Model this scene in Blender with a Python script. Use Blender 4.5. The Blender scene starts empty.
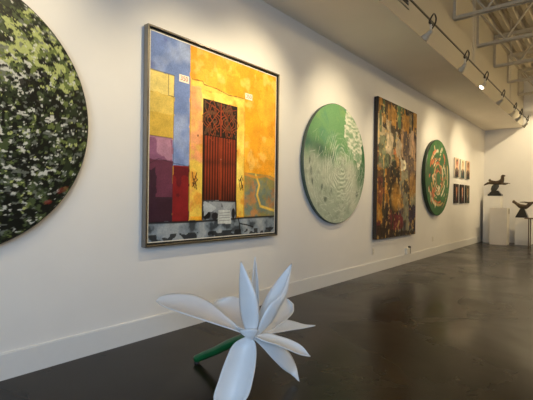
import bpy, bmesh, math, random
import numpy as np
from mathutils import Vector, Matrix, noise as mnoise

SC = bpy.context.scene
COL = SC.collection
PI = math.pi

# ------------------------------------------------------------------ camera
cd = bpy.data.cameras.new('camera')
cam = bpy.data.objects.new('camera', cd); COL.objects.link(cam)
cd.sensor_width = 36.0
cd.lens = 409.14 / 533 * 36.0
cd.clip_start = 0.05
F_ = Vector((-0.64327531, 0.76563351, -0.00148386)).normalized()
R_ = Vector((0.76555001, 0.6432316, 0.01364904)).normalized()
U_ = R_.cross(F_).normalized()
M = Matrix((( R_.x, U_.x, -F_.x, 3.1), (R_.y, U_.y, -F_.y, 0.0), (R_.z, U_.z, -F_.z, 1.22993), (0, 0, 0, 1)))
cam.matrix_world = M
SC.camera = cam

# ------------------------------------------------------------------ world, exposure
SC.view_settings.view_transform = 'Standard'
SC.view_settings.look = 'None'
SC.view_settings.gamma = 1.0
SC.view_settings.exposure = 0.0
SC.view_settings.use_curve_mapping = False
wd = bpy.data.worlds.new('world'); SC.world = wd; wd.use_nodes = True
wd.node_tree.nodes['Background'].inputs[0].default_value = (0.54, 0.74, 1.0, 1)
wd.node_tree.nodes['Background'].inputs[1].default_value = 0.45

WARM = (1.0, 0.82, 0.51)
SPOT_W = 72.0
def area(name, loc, rot, sx, sy, power, color):
    l = bpy.data.lights.new(name, 'AREA'); l.shape = 'RECTANGLE'; l.size = sx; l.size_y = sy
    l.energy = power; l.color = color
    o = bpy.data.objects.new(name, l); o.location = loc; o.rotation_euler = rot; COL.objects.link(o)
    return o
# daylight entering by the shop window behind the camera
dl = area('daylight', (4.6, -3.8, 1.65), (0, 0, 0), 6.0, 2.4, 250.0, (0.54, 0.74, 1.0))
dl.rotation_euler = Vector((-0.55, 0.80, -0.28)).to_track_quat('-Z', 'Y').to_euler(); dl.location = (4.8, -2.2, 2.2)
dl.data.size = 4.6; dl.data.size_y = 2.2; dl.data.spread = math.radians(110); dl.data.energy = 88
# warm gallery lamps further right in the room
def spot(name, loc, target, power, angle, blend, color, size=0.04, parent=None):
    l = bpy.data.lights.new(name, 'SPOT'); l.energy = power; l.spot_size = math.radians(angle)
    l.spot_blend = blend; l.color = color; l.shadow_soft_size = size
    o = bpy.data.objects.new(name, l); o.location = loc
    o.rotation_euler = (Vector(target) - Vector(loc)).to_track_quat('-Z', 'Y').to_euler()
    COL.objects.link(o)
    return o

# ------------------------------------------------------------------ helpers
def lin(c):
    c = np.asarray(c, dtype=float)
    if c.max() > 1.001: c = c / 255.0
    return np.where(c <= 0.04045, c / 12.92, ((c + 0.055) / 1.055) ** 2.4)
def L3(r, g, b):
    v = lin((r / 255.0, g / 255.0, b / 255.0)); return (float(v[0]), float(v[1]), float(v[2]), 1.0)

def mat(name, color, rough=0.5, metal=0.0, noise=0.0, nscale=20.0, bump=0.0, emis=None, estr=0.0, spec=0.5):
    m = bpy.data.materials.new(name); m.use_nodes = True
    nt = m.node_tree; b = nt.nodes['Principled BSDF']
    b.inputs['Roughness'].default_value = rough; b.inputs['Metallic'].default_value = metal
    b.inputs['Specular IOR Level'].default_value = spec
    b.inputs['Base Color'].default_value = color
    tc = nt.nodes.new('ShaderNodeTexCoord')
    n = nt.nodes.new('ShaderNodeTexNoise'); n.inputs['Scale'].default_value = nscale; n.inputs['Detail'].default_value = 5
    nt.links.new(tc.outputs['Object'], n.inputs['Vector'])
    r = nt.nodes.new('ShaderNodeMapRange')
    r.inputs[1].default_value = 0.3; r.inputs[2].default_value = 0.7
    r.inputs[3].default_value = 1 - noise; r.inputs[4].default_value = 1 + noise
    nt.links.new(n.outputs['Fac'], r.inputs[0])
    x = nt.nodes.new('ShaderNodeVectorMath'); x.operation = 'SCALE'
    x.inputs[0].default_value = color[:3]
    nt.links.new(r.outputs[0], x.inputs['Scale'])
    nt.links.new(x.outputs[0], b.inputs['Base Color'])
    if bump:
        bp = nt.nodes.new('ShaderNodeBump'); bp.inputs['Strength'].default_value = bump; bp.inputs['Distance'].default_value = 0.01
        nt.links.new(n.outputs['Fac'], bp.inputs['Height']); nt.links.new(bp.outputs[0], b.inputs['Normal'])
    if emis:
        b.inputs['Emission Color'].default_value = emis; b.inputs['Emission Strength'].default_value = estr
    return m

def obj(name, bm, m, parent=None, smooth=False, loc=None, recalc=True):
    if recalc: bmesh.ops.recalc_face_normals(bm, faces=bm.faces[:])
    me = bpy.data.meshes.new(name); bm.to_mesh(me); bm.free()
    if smooth:
        for p in me.polygons: p.use_smooth = True
    if m: me.materials.append(m)
    o = bpy.data.objects.new(name, me); COL.objects.link(o)
    if parent: o.parent = parent
    if loc: o.location = loc
    return o

def thing(name, label, cat, loc=(0, 0, 0), group=None, rot=(0, 0, 0)):
    o = bpy.data.objects.new(name, None); COL.objects.link(o); o.empty_display_size = 0.1
    o.location = loc; o.rotation_euler = rot; o['label'] = label; o['category'] = cat
    if group: o['group'] = group
    return o
def tag(o, label, cat, group=None):
    o['label'] = label; o['category'] = cat
    if group: o['group'] = group
    return o
def struct(name, bm, m, **k):
    o = obj(name, bm, m, **k); o['kind'] = 'structure'; return o

def box(bm, x0, x1, y0, y1, z0, z1, bevel=0.0):
    r = bmesh.ops.create_cube(bm, size=1.0)
    for v in r['verts']:
        v.co = Vector(((x0 + x1) / 2 + v.co.x * (x1 - x0), (y0 + y1) / 2 + v.co.y * (y1 - y0), (z0 + z1) / 2 + v.co.z * (z1 - z0)))
    if bevel:
        es = list({e for v in r['verts'] for e in v.link_edges})
        bmesh.ops.bevel(bm, geom=es, offset=bevel, segments=2, affect='EDGES', profile=0.5)
    return bm
def bx(*a, **k): return box(bmesh.new(), *a, **k)

def tube(bm, pts, radii, seg=10, cap=True):
    pts = [Vector(p) for p in pts]
    if not hasattr(radii, '__len__'): radii = [radii] * len(pts)
    rings = []; up = None
    for i, p in enumerate(pts):
        t = (pts[min(i + 1, len(pts) - 1)] - pts[max(i - 1, 0)]).normalized()
        if up is None: up = Vector((0, 0, 1)) if abs(t.z) < 0.9 else Vector((1, 0, 0))
        a = t.cross(up).normalized(); b = a.cross(t).normalized(); up = b
        rings.append([bm.verts.new(p + (a * math.cos(2 * PI * k / seg) + b * math.sin(2 * PI * k / seg)) * radii[i]) for k in range(seg)])
    for i in range(len(rings) - 1):
        for k in range(seg):
            bm.faces.new((rings[i][k], rings[i][(k + 1) % seg], rings[i + 1][(k + 1) % seg], rings[i + 1][k]))
    if cap: bm.faces.new(rings[0]); bm.faces.new(rings[-1][::-1])
    return bm
def bar(bm, a, b, w, h):
    """square section bar from a to b (w across, h roughly vertical)"""
    a = Vector(a); b = Vector(b); t = (b - a).normalized()
    up = Vector((0, 0, 1)) if abs(t.z) < 0.95 else Vector((0, 1, 0))
    s = t.cross(up).normalized(); u = s.cross(t).normalized()
    vs = [bm.verts.new(p + s * w / 2 * i + u * h / 2 * j) for p in (a, b) for i, j in ((-1, -1), (1, -1), (1, 1), (-1, 1))]
    for q in ((0, 1, 2, 3), (7, 6, 5, 4), (0, 4, 5, 1), (1, 5, 6, 2), (2, 6, 7, 3), (3, 7, 4, 0)):
        bm.faces.new([vs[i] for i in q])
    return bm
def crom(P, n):
    """Catmull-Rom resample of points to n"""
    P = [np.array(p, float) for p in P]; m = len(P) - 1; out = []
    for i in range(n):
        s = i / (n - 1) * m; k = min(int(s), m - 1); t = s - k
        p1, p2 = P[k], P[k + 1]
        p0 = P[k - 1] if k > 0 else 2 * p1 - p2
        p3 = P[k + 2] if k + 2 <= m else 2 * p2 - p1
        out.append(0.5 * (2 * p1 + (p2 - p0) * t + (2 * p0 - 5 * p1 + 4 * p2 - p3) * t * t + (3 * p1 - p0 - 3 * p2 + p3) * t ** 3))
    return out

def skin(name, verts, edges, radii, m, parent=None, root=0, sub=2):
    me = bpy.data.meshes.new(name); me.from_pydata([tuple(v) for v in verts], edges, []); me.update()
    o = bpy.data.objects.new(name, me); COL.objects.link(o)
    md = o.modifiers.new('skin', 'SKIN'); md.use_smooth_shade = True
    for i, r in enumerate(radii):
        r = r if hasattr(r, '__len__') else (r, r)
        me.skin_vertices[0].data[i].radius = r
        me.skin_vertices[0].data[i].use_root = (i == root)
    s = o.modifiers.new('sub', 'SUBSURF'); s.levels = sub; s.render_levels = sub
    dg = bpy.context.evaluated_depsgraph_get(); dg.update()
    me2 = bpy.data.meshes.new_from_object(o.evaluated_get(dg))
    o.modifiers.clear(); o.data = me2; bpy.data.meshes.remove(me)
    me2.name = name; me2.materials.clear(); me2.materials.append(m)
    for p in me2.polygons: p.use_smooth = True
    if parent: o.parent = parent
    return o

# ------------------------------------------------------------------ painter (numpy canvases written to colour attributes)
class Canvas:
    def __init__(s, w, h, nx, seed=1):
        s.w, s.h = w, h; s.nx = nx; s.ny = int(nx * h / w)
        s.U, s.V = np.meshgrid(np.linspace(0, 1, s.nx), np.linspace(0, 1, s.ny))
        s.X = s.U * w; s.Y = s.V * h
        s.rgb = np.zeros((s.ny, s.nx, 3)); s.rng = np.random.default_rng(seed)
    def noise(s, scale, oct=3, seed=0, sx=1.0, sy=1.0):
        """0..1 smooth lattice noise, scale = cells per metre"""
        out = np.zeros_like(s.X); amp = 1; tot = 0
        for o in range(oct):
            r = np.random.default_rng(seed * 31 + o)
            f = scale * 2 ** o
            gx = max(3, int(s.w * f * sx) + 3); gy = max(3, int(s.h * f * sy) + 3)
            g = r.random((gy, gx)); x = s.X * f * sx; y = s.Y * f * sy
            xi = np.clip(x.astype(int), 0, gx - 2); yi = np.clip(y.astype(int), 0, gy - 2)
            tx = x - xi; ty = y - yi; tx = tx * tx * (3 - 2 * tx); ty = ty * ty * (3 - 2 * ty)
            out += amp * ((g[yi, xi] * (1 - tx) + g[yi, xi + 1] * tx) * (1 - ty) + (g[yi + 1, xi] * (1 - tx) + g[yi + 1, xi + 1] * tx) * ty)
            tot += amp; amp *= 0.5
        return out / tot
    def top(s, n, frac):
        return (n > np.quantile(n, 1 - frac)).astype(float)
    def put(s, mask, color, alpha=1.0):
        a = (mask * alpha)[..., None]; s.rgb = s.rgb * (1 - a) + lin(np.array(color) / 255.0) * a
    def rect(s, u0, u1, v0, v1, color, jit=0.004, seed=1, alpha=1.0):
        du = (s.noise(12, 2, seed) - 0.5) * 2 * jit; dv = (s.noise(12, 2, seed + 50) - 0.5) * 2 * jit
        u = s.U + du; v = s.V + dv
        m = ((u > u0) & (u < u1) & (v > v0) & (v < v1)).astype(float); s.put(m, color, alpha); return m
    def poly(s, P, color, jit=0.004, seed=1, alpha=1.0):
        u = s.U + (s.noise(12, 2, seed) - 0.5) * 2 * jit; v = s.V + (s.noise(12, 2, seed + 50) - 0.5) * 2 * jit
        ins = np.zeros(u.shape, bool); n = len(P)
        for i in range(n):
            (x1, y1), (x2, y2) = P[i], P[(i + 1) % n]
            c = ((y1 > v) != (y2 > v)) & (u < (x2 - x1) * (v - y1) / ((y2 - y1) or 1e-9) + x1)
            ins ^= c
        s.put(ins.astype(float), color, alpha); return ins.astype(float)
    def ell(s, cx, cy, rx, ry, color, ang=0.0, alpha=1.0, soft=0.15):
        """ellipse in metres"""
        dx = s.X - cx; dy = s.Y - cy; c, n = math.cos(ang), math.sin(ang)
        d = np.sqrt(((dx * c + dy * n) / rx) ** 2 + ((-dx * n + dy * c) / ry) ** 2)
        m = np.clip((1 - d) / soft, 0, 1); s.put(m, color, alpha); return m
    def line(s, P, w, color, alpha=1.0):
        """polyline in u,v with width in metres"""
        d = np.full(s.X.shape, 9.0)
        for (u1, v1), (u2, v2) in zip(P[:-1], P[1:]):
            x1, y1, x2, y2 = u1 * s.w, v1 * s.h, u2 * s.w, v2 * s.h
            L = (x2 - x1) ** 2 + (y2 - y1) ** 2 + 1e-12
            t = np.clip(((s.X - x1) * (x2 - x1) + (s.Y - y1) * (y2 - y1)) / L, 0, 1)
            d = np.minimum(d, np.hypot(s.X - x1 - t * (x2 - x1), s.Y - y1 - t * (y2 - y1)))
        m = np.clip((w / 2 - d) / (0.25 * w) + 0.5, 0, 1); s.put(m, color, alpha)
    def mottle(s, mask, amt, scale, seed):
        n = (s.noise(scale, 4, seed) - 0.5) * 2
        s.rgb *= (1 + (n * amt * 2 * mask)[..., None])
    def sample(s, u, v):
        i = min(s.nx - 1, max(0, int(round(u * (s.nx - 1))))); j = min(s.ny - 1, max(0, int(round(v * (s.ny - 1)))))
        return s.rgb[j, i]

def paint_mat(name, rough=0.45, bump=0.15, grain=0.12, gscale=90.0):
    m = bpy.data.materials.new(name); m.use_nodes = True; nt = m.node_tree; b = nt.nodes['Principled BSDF']
    a = nt.nodes.new('ShaderNodeAttribute'); a.attribute_name = 'paint'
    tc = nt.nodes.new('ShaderNodeTexCoord'); n = nt.nodes.new('ShaderNodeTexNoise')
    n.inputs['Scale'].default_value = gscale; n.inputs['Detail'].default_value = 3
    nt.links.new(tc.outputs['Object'], n.inputs['Vector'])
    r = nt.nodes.new('ShaderNodeMapRange'); r.inputs[1].default_value = 0.3; r.inputs[2].default_value = 0.7
    r.inputs[3].default_value = 1 - grain; r.inputs[4].default_value = 1 + grain
    nt.links.new(n.outputs['Fac'], r.inputs[0])
    x = nt.nodes.new('ShaderNodeVectorMath'); x.operation = 'SCALE'
    nt.links.new(a.outputs['Color'], x.inputs[0]); nt.links.new(r.outputs[0], x.inputs['Scale'])
    nt.links.new(x.outputs[0], b.inputs['Base Color'])
    bp = nt.nodes.new('ShaderNodeBump'); bp.inputs['Strength'].default_value = bump; bp.inputs['Distance'].default_value = 0.004
    nt.links.new(n.outputs['Fac'], bp.inputs['Height']); nt.links.new(bp.outputs[0], b.inputs['Normal'])
    b.inputs['Roughness'].default_value = rough + 0.1; b.inputs['Specular IOR Level'].default_value = 0.22
    return m

def set_paint(me, cols):
    at = me.color_attributes.new('paint', 'FLOAT_COLOR', 'POINT')
    c = np.ones((len(me.vertices), 4)); c[:, :3] = np.clip(cols, 0, 1)
    at.data.foreach_set('color', c.astype(np.float32).ravel())

def painted_rect(name, cv, x, y0, z0, m, parent):
    """painted face facing +x, local to parent"""
    ny, nx = cv.ny, cv.nx
    Y = y0 + cv.X.ravel(); Z = z0 + cv.Y.ravel()
    co = np.stack([np.full_like(Y, x), Y, Z], 1)
    idx = np.arange(nx * ny).reshape(ny, nx)
    f = np.stack([idx[:-1, :-1], idx[:-1, 1:], idx[1:, 1:], idx[1:, :-1]], -1).reshape(-1, 4)
    me = bpy.data.meshes.new(name); me.from_pydata(co.tolist(), [], f.tolist()); me.update()
    set_paint(me, cv.rgb.reshape(-1, 3)); me.materials.append(m)
    o = bpy.data.objects.new(name, me); COL.objects.link(o); o.parent = parent; return o

def painted_disc(name, cv, x, r, m, parent, edge=0.0, seg=260):
    """round painted face, centre at parent's origin + r above base"""
    nr = max(20, cv.nx // 2); co = [(x, 0, 0)]; uv = [(0.5, 0.5)]; f = []
    for i in range(1, nr + 1):
        q = r * i / nr
        for k in range(seg):
            a = 2 * PI * k / seg; co.append((x, q * math.cos(a), q * math.sin(a)))
            uv.append((0.5 + 0.5 * q / r * math.cos(a), 0.5 + 0.5 * q / r * math.sin(a)))
    for k in range(seg): f.append((0, 1 + k, 1 + (k + 1) % seg))
    for i in range(nr - 1):
        a0 = 1 + i * seg; b0 = a0 + seg
        for k in range(seg):
            k2 = (k + 1) % seg; f.append((a0 + k, b0 + k, b0 + k2, a0 + k2))
    me = bpy.data.meshes.new(name); me.from_pydata(co, [], f); me.update()
    set_paint(me, np.array([cv.sample(u, v) for u, v in uv])); me.materials.append(m)
    o = bpy.data.objects.new(name, me); COL.objects.link(o); o.parent = parent; return o

def disc_body(name, r, x0, x1, m, parent, seg=128, bev=0.006):
    bm = bmesh.new(); prof = [(x0, r - bev * 2), (x0, r - bev), (x1 - bev, r), (x1, r - bev)]
    rings = [[bm.verts.new((x, q * math.cos(2 * PI * k / seg), q * math.sin(2 * PI * k / seg))) for k in range(seg)] for x, q in prof]
    for i in range(len(rings) - 1):
        for k in range(seg): bm.faces.new((rings[i][k], rings[i][(k + 1) % seg], rings[i + 1][(k + 1) % seg], rings[i + 1][k]))
    bm.faces.new(rings[0]); bm.faces.new(rings[-1])
    return obj(name, bm, m, parent, smooth=False)

# ------------------------------------------------------------------ materials
wall_m = mat('wall_paint', (0.80, 0.775, 0.74, 1), 0.62, noise=0.015, nscale=3, bump=0.03)
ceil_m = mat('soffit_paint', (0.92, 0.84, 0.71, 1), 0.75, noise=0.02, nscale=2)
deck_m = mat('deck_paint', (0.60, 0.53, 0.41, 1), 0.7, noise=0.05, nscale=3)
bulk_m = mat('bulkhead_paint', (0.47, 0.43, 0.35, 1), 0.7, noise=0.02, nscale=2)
trim_m = mat('trim_paint', (0.76, 0.75, 0.73, 1), 0.35, noise=0.01)
steel_m = mat('truss_paint', (0.52, 0.47, 0.38, 1), 0.55, noise=0.05)
plate_m = mat('outlet_plastic', (0.74, 0.70, 0.62, 1), 0.4)
dark_m = mat('dark_slot', (0.03, 0.028, 0.025, 1), 0.5)
black_m = mat('black_metal', (0.018, 0.016, 0.014, 1), 0.4)
silver_m = mat('silver_frame', (0.24, 0.23, 0.215, 1), 0.28, metal=1.0, noise=0.05)
petal_m = mat('white_enamel', (0.74, 0.75, 0.76, 1), 0.36, noise=0.03, nscale=6, bump=0.02)
green_m = mat('green_enamel', L3(18, 92, 48), 0.35, noise=0.12, nscale=14)
ped_m = mat('pedestal_paint', (0.72, 0.70, 0.66, 1), 0.5, noise=0.03, nscale=4)
ped2_m = mat('shaded_pedestal_paint', (0.64, 0.60, 0.54, 1), 0.5, noise=0.03, nscale=4)  # darker pedestal paint, the shade it stands in is put into the colour
bronze_m = mat('bronze_patina', (0.075, 0.052, 0.032, 1), 0.38, metal=0.6, noise=0.45, nscale=14, bump=0.4)
stone_m = mat('black_stone', (0.012, 0.012, 0.012, 1), 0.3, noise=0.2)
stone2_m = mat('dark_stone', (0.03, 0.032, 0.03, 1), 0.5, noise=0.4, bump=0.5)
wood_m = mat('dark_wood', (0.09, 0.05, 0.03, 1), 0.7, noise=0.3, nscale=9)
edge_m = mat('canvas_edge_black', (0.012, 0.012, 0.011, 1), 0.5)
lens_m = mat('lamp_lens', (1, 1, 1, 1), 0.3, emis=(1.0, 0.86, 0.66, 1), estr=14.0)
lampw_m = mat('lamp_white', (0.62, 0.60, 0.55, 1), 0.35)

def floor_mat():
    m = bpy.data.materials.new('polished_concrete'); m.use_nodes = True; nt = m.node_tree; b = nt.nodes['Principled BSDF']
    tc = nt.nodes.new('ShaderNodeTexCoord')
    def N(scale, det, rough=0.55, dist=0.0):
        n = nt.nodes.new('ShaderNodeTexNoise'); n.inputs['Scale'].default_value = scale; n.inputs['Detail'].default_value = det
        n.inputs['Roughness'].default_value = rough; n.inputs['Distortion'].default_value = dist
        nt.links.new(tc.outputs['Object'], n.inputs['Vector']); return n
    a = N(1.1, 8, 0.62, 0.6)
    r = nt.nodes.new('ShaderNodeValToRGB'); e = r.color_ramp.elements
    e[0].position = 0.30; e[0].color = (0.008, 0.0055, 0.0035, 1)
    e[1].position = 0.72; e[1].color = (0.042, 0.028, 0.0145, 1)
    k = r.color_ramp.elements.new(0.5); k.color = (0.016, 0.0115, 0.007, 1)
    nt.links.new(a.outputs['Fac'], r.inputs[0])
    c = N(9, 6, 0.7)
    mr = nt.nodes.new('ShaderNodeMapRange'); mr.inputs[1].default_value = 0.35; mr.inputs[2].default_value = 0.65
    mr.inputs[3].default_value = 0.85; mr.inputs[4].default_value = 1.15
    nt.links.new(c.outputs['Fac'], mr.inputs[0])
    x = nt.nodes.new('ShaderNodeVectorMath'); x.operation = 'SCALE'
    nt.links.new(r.outputs[0], x.inputs[0]); nt.links.new(mr.outputs[0], x.inputs['Scale'])
    nt.links.new(x.outputs[0], b.inputs['Base Color'])
    d = N(0.9, 5, 0.6, 1.0)
    r2 = nt.nodes.new('ShaderNodeMapRange'); r2.inputs[1].default_value = 0.3; r2.inputs[2].default_value = 0.7
    r2.inputs[3].default_value = 0.16; r2.inputs[4].default_value = 0.34
    nt.links.new(d.outputs['Fac'], r2.inputs[0]); nt.links.new(r2.outputs[0], b.inputs['Roughness'])
    bp = nt.nodes.new('ShaderNodeBump'); bp.inputs['Strength'].default_value = 0.05; bp.inputs['Distance'].default_value = 0.01
    nt.links.new(N(2, 2).outputs['Fac'], bp.inputs['Height']); nt.links.new(bp.outputs[0], b.inputs['Normal'])
    b.inputs['Specular IOR Level'].default_value = 0.22
    return m

# ------------------------------------------------------------------ room
XR, YF, YB = 9.0, -4.0, 14.5
ZS, ZB, XS = 3.523, 5.25, 1.05
struct('floor', bx(0, XR, YF, YB, -0.1, 0), floor_mat())
struct('wall_left', bx(-0.15, 0, YF, YB, 0, ZB), wall_m)
struct('wall_back', bx(-0.15, XR, YB, YB + 0.15, 0, ZB), wall_m)
struct('wall_right', bx(XR, XR + 0.15, YF, YB, 0, ZB), wall_m)
bm = bmesh.new()
box(bm, 0, 1.5, YF - 0.15, YF, 0, ZB); box(bm, 7.7, XR, YF - 0.15, YF, 0, ZB)
box(bm, 1.5, 7.7, YF - 0.15, YF, 0, 0.35); box(bm, 1.5, 7.7, YF - 0.15, YF, 2.9, ZB)
struct('wall_front', bm, wall_m)
bm = bmesh.new()
for a in (1.5, 3.5, 5.6, 7.62): box(bm, a, a + 0.08, YF - 0.1, YF - 0.04, 0.35, 2.9)
box(bm, 1.5, 7.7, YF - 0.1, YF - 0.04, 0.35, 0.43); box(bm, 1.5, 7.7, YF - 0.1, YF - 0.04, 2.82, 2.9)
struct('window_1', bm, black_m)

# lowered ceiling over the picture wall, with its upright bulkhead face
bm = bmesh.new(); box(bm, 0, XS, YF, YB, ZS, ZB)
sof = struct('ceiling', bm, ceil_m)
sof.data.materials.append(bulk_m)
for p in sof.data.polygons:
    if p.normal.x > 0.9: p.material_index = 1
# corrugated roof deck, flutes along the room
bm = bmesh.new(); prof = []; x = XS
while x < XR:
    prof += [(x, 5.0), (x + 0.09, 5.0), (x + 0.13, 5.06), (x + 0.19, 5.06), (x + 0.23, 5.0)]; x += 0.23
prof = [q for q in prof if q[0] <= XR]
r0 = [bm.verts.new((a, YF, b)) for a, b in prof]; r1 = [bm.verts.new((a, YB, b)) for a, b in prof]
for i in range(len(prof) - 1):
    if (prof[i + 1][0] - prof[i][0]) > 1e-6: bm.faces.new((r0[i], r1[i], r1[i + 1], r0[i + 1]))
bmesh.ops.remove_doubles(bm, verts=bm.verts[:], dist=1e-5)
dk = struct('ceiling', bm, deck_m)
sm = dk.modifiers.new('thick', 'SOLIDIFY'); sm.thickness = 0.1; sm.offset = 1.0

# skirting boards
def skirt(name, pts):
    bm = bmesh.new(); box(bm, *pts[0]); box(bm, *pts[1]); return struct(name, bm, trim_m)
skirt('baseboard_left', ((0, 0.018, YF, YB - 0.018, 0, 0.172), (0, 0.013, YF, YB - 0.018, 0.170, 0.180)))
skirt('baseboard_back', ((0.0, XR, YB - 0.018, YB, 0, 0.172), (0.0, XR, YB - 0.013, YB, 0.170, 0.180)))

# roof trusses
def truss(y, label):
    t = thing('roof_truss', label, 'roof truss', (XS, y, 4.275), 'roof trusses')
    L = XR - XS
    bm = bmesh.new(); bar(bm, (0.01, -0.035, 0.02), (L, -0.035, 0.02), 0.03, 0.05); bar(bm, (0.01, 0.035, 0.02), (L, 0.035, 0.02), 0.03, 0.05); obj('bottom_chord', bm, steel_m, t)
    bm = bmesh.new(); bar(bm, (0.01, -0.035, 0.68), (L, -0.035, 0.68), 0.03, 0.06); bar(bm, (0.01, 0.035, 0.68), (L, 0.035, 0.68), 0.03, 0.06); obj('top_chord', bm, steel_m, t)
    n = 8; w = L / n; bm = bmesh.new()
    for i in range(n):
        tube(bm, [(0.05 + i * w, 0, 0.66), (i * w + w / 2, 0, 0.04)], 0.018, 6)
        tube(bm, [(i * w + w / 2, 0, 0.04), ((i + 1) * w - 0.03, 0, 0.66)], 0.018, 6)
    obj('web_bars', bm, steel_m, t)
    bm = bmesh.new(); bar(bm, (0.02, 0, 0.04), (0.02, 0, 0.66), 0.05, 0.04); obj('end_post', bm, steel_m, t)
    return t
TL = {7.25: 'painted steel roof truss nearest the camera, its end highest in the photo',
      8.8: 'second painted steel roof truss counted from the camera, above the lit track head',
      10.35: 'middle painted steel roof truss seen at the right edge, third from the camera',
      11.9: 'fourth painted steel roof truss from the camera, beyond the middle one',
      13.45: 'farthest painted steel roof truss, closest to the back wall'}
for y, lb in TL.items(): truss(y, lb)

# wall vent in the bulkhead
v = thing('air_vent', 'dark louvred air vent high in the bulkhead above the soffit edge', 'vent', (XS, 4.73, 3.73))
obj('vent_frame', box(box(box(box(bmesh.new(), 0, 0.02, -0.53, 0.53, 0, 0.03), 0, 0.02, -0.53, 0.53, 0.40, 0.43), 0, 0.02, -0.53, -0.50, 0.03, 0.40), 0, 0.02, 0.50, 0.53, 0.03, 0.40), bulk_m, v)
obj('vent_backing', bx(0, 0.004, -0.50, 0.50, 0.03, 0.40), dark_m, v)
bm = bmesh.new()
for i in range(9): bar(bm, (0.012, -0.50, 0.055 + i * 0.04), (0.012, 0.50, 0.055 + i * 0.04), 0.012, 0.012)
obj('louvres', bm, mat('vent_grey', (0.045, 0.043, 0.04, 1), 0.5), v)

# wall outlets
def outlet(y, z, label, first=[None]):
    if first[0] is None:
        t = thing('wall_outlet', label, 'outlet', (0, y, z), 'wall outlets')
        obj('cover_plate', bx(0, 0.006, -0.04, 0.04, -0.06, 0.06, bevel=0.002), plate_m, t)
        for dz in (-0.025, 0.025):
            s = obj('socket', bx(0.006, 0.009, -0.017, 0.017, dz - 0.015, dz + 0.015, bevel=0.001), plate_m, t)
            obj('slot', box(bx(0.009, 0.0095, -0.008, -0.005, dz - 0.006, dz + 0.006), 0.009, 0.0095, 0.005, 0.008, dz - 0.006, dz + 0.006), dark_m, s)
        first[0] = t; return t
    t = first[0].copy(); COL.objects.link(t); t.location = (0, y, z); t['label'] = label
    for ch in list(first[0].children):
        c = ch.copy(); COL.objects.link(c); c.parent = t
        for g in ch.children:
            d = g.copy(); COL.objects.link(d); d.parent = c
    return t
outlet(3.40, 0.377, 'cream wall outlet behind the white flower petals')
outlet(6.54, 0.363, 'cream wall outlet below the left edge of the tall dark abstract painting')
outlet(9.61, 0.376, 'cream wall outlet below the round green painting with orange and white shapes')
t = thing('floor_box', 'small box with black cable socket on the skirting below the tall abstract painting', 'socket', (0.018, 8.10, 0.17))
obj('box_body', bx(-0.018, 0.035, -0.14, 0.02, 0.012, 0.13, bevel=0.004), plate_m, t)
obj('cable_plug', bx(-0.016, 0.03, 0.022, 0.06, 0.012, 0.16, bevel=0.004), black_m, t)

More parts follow.
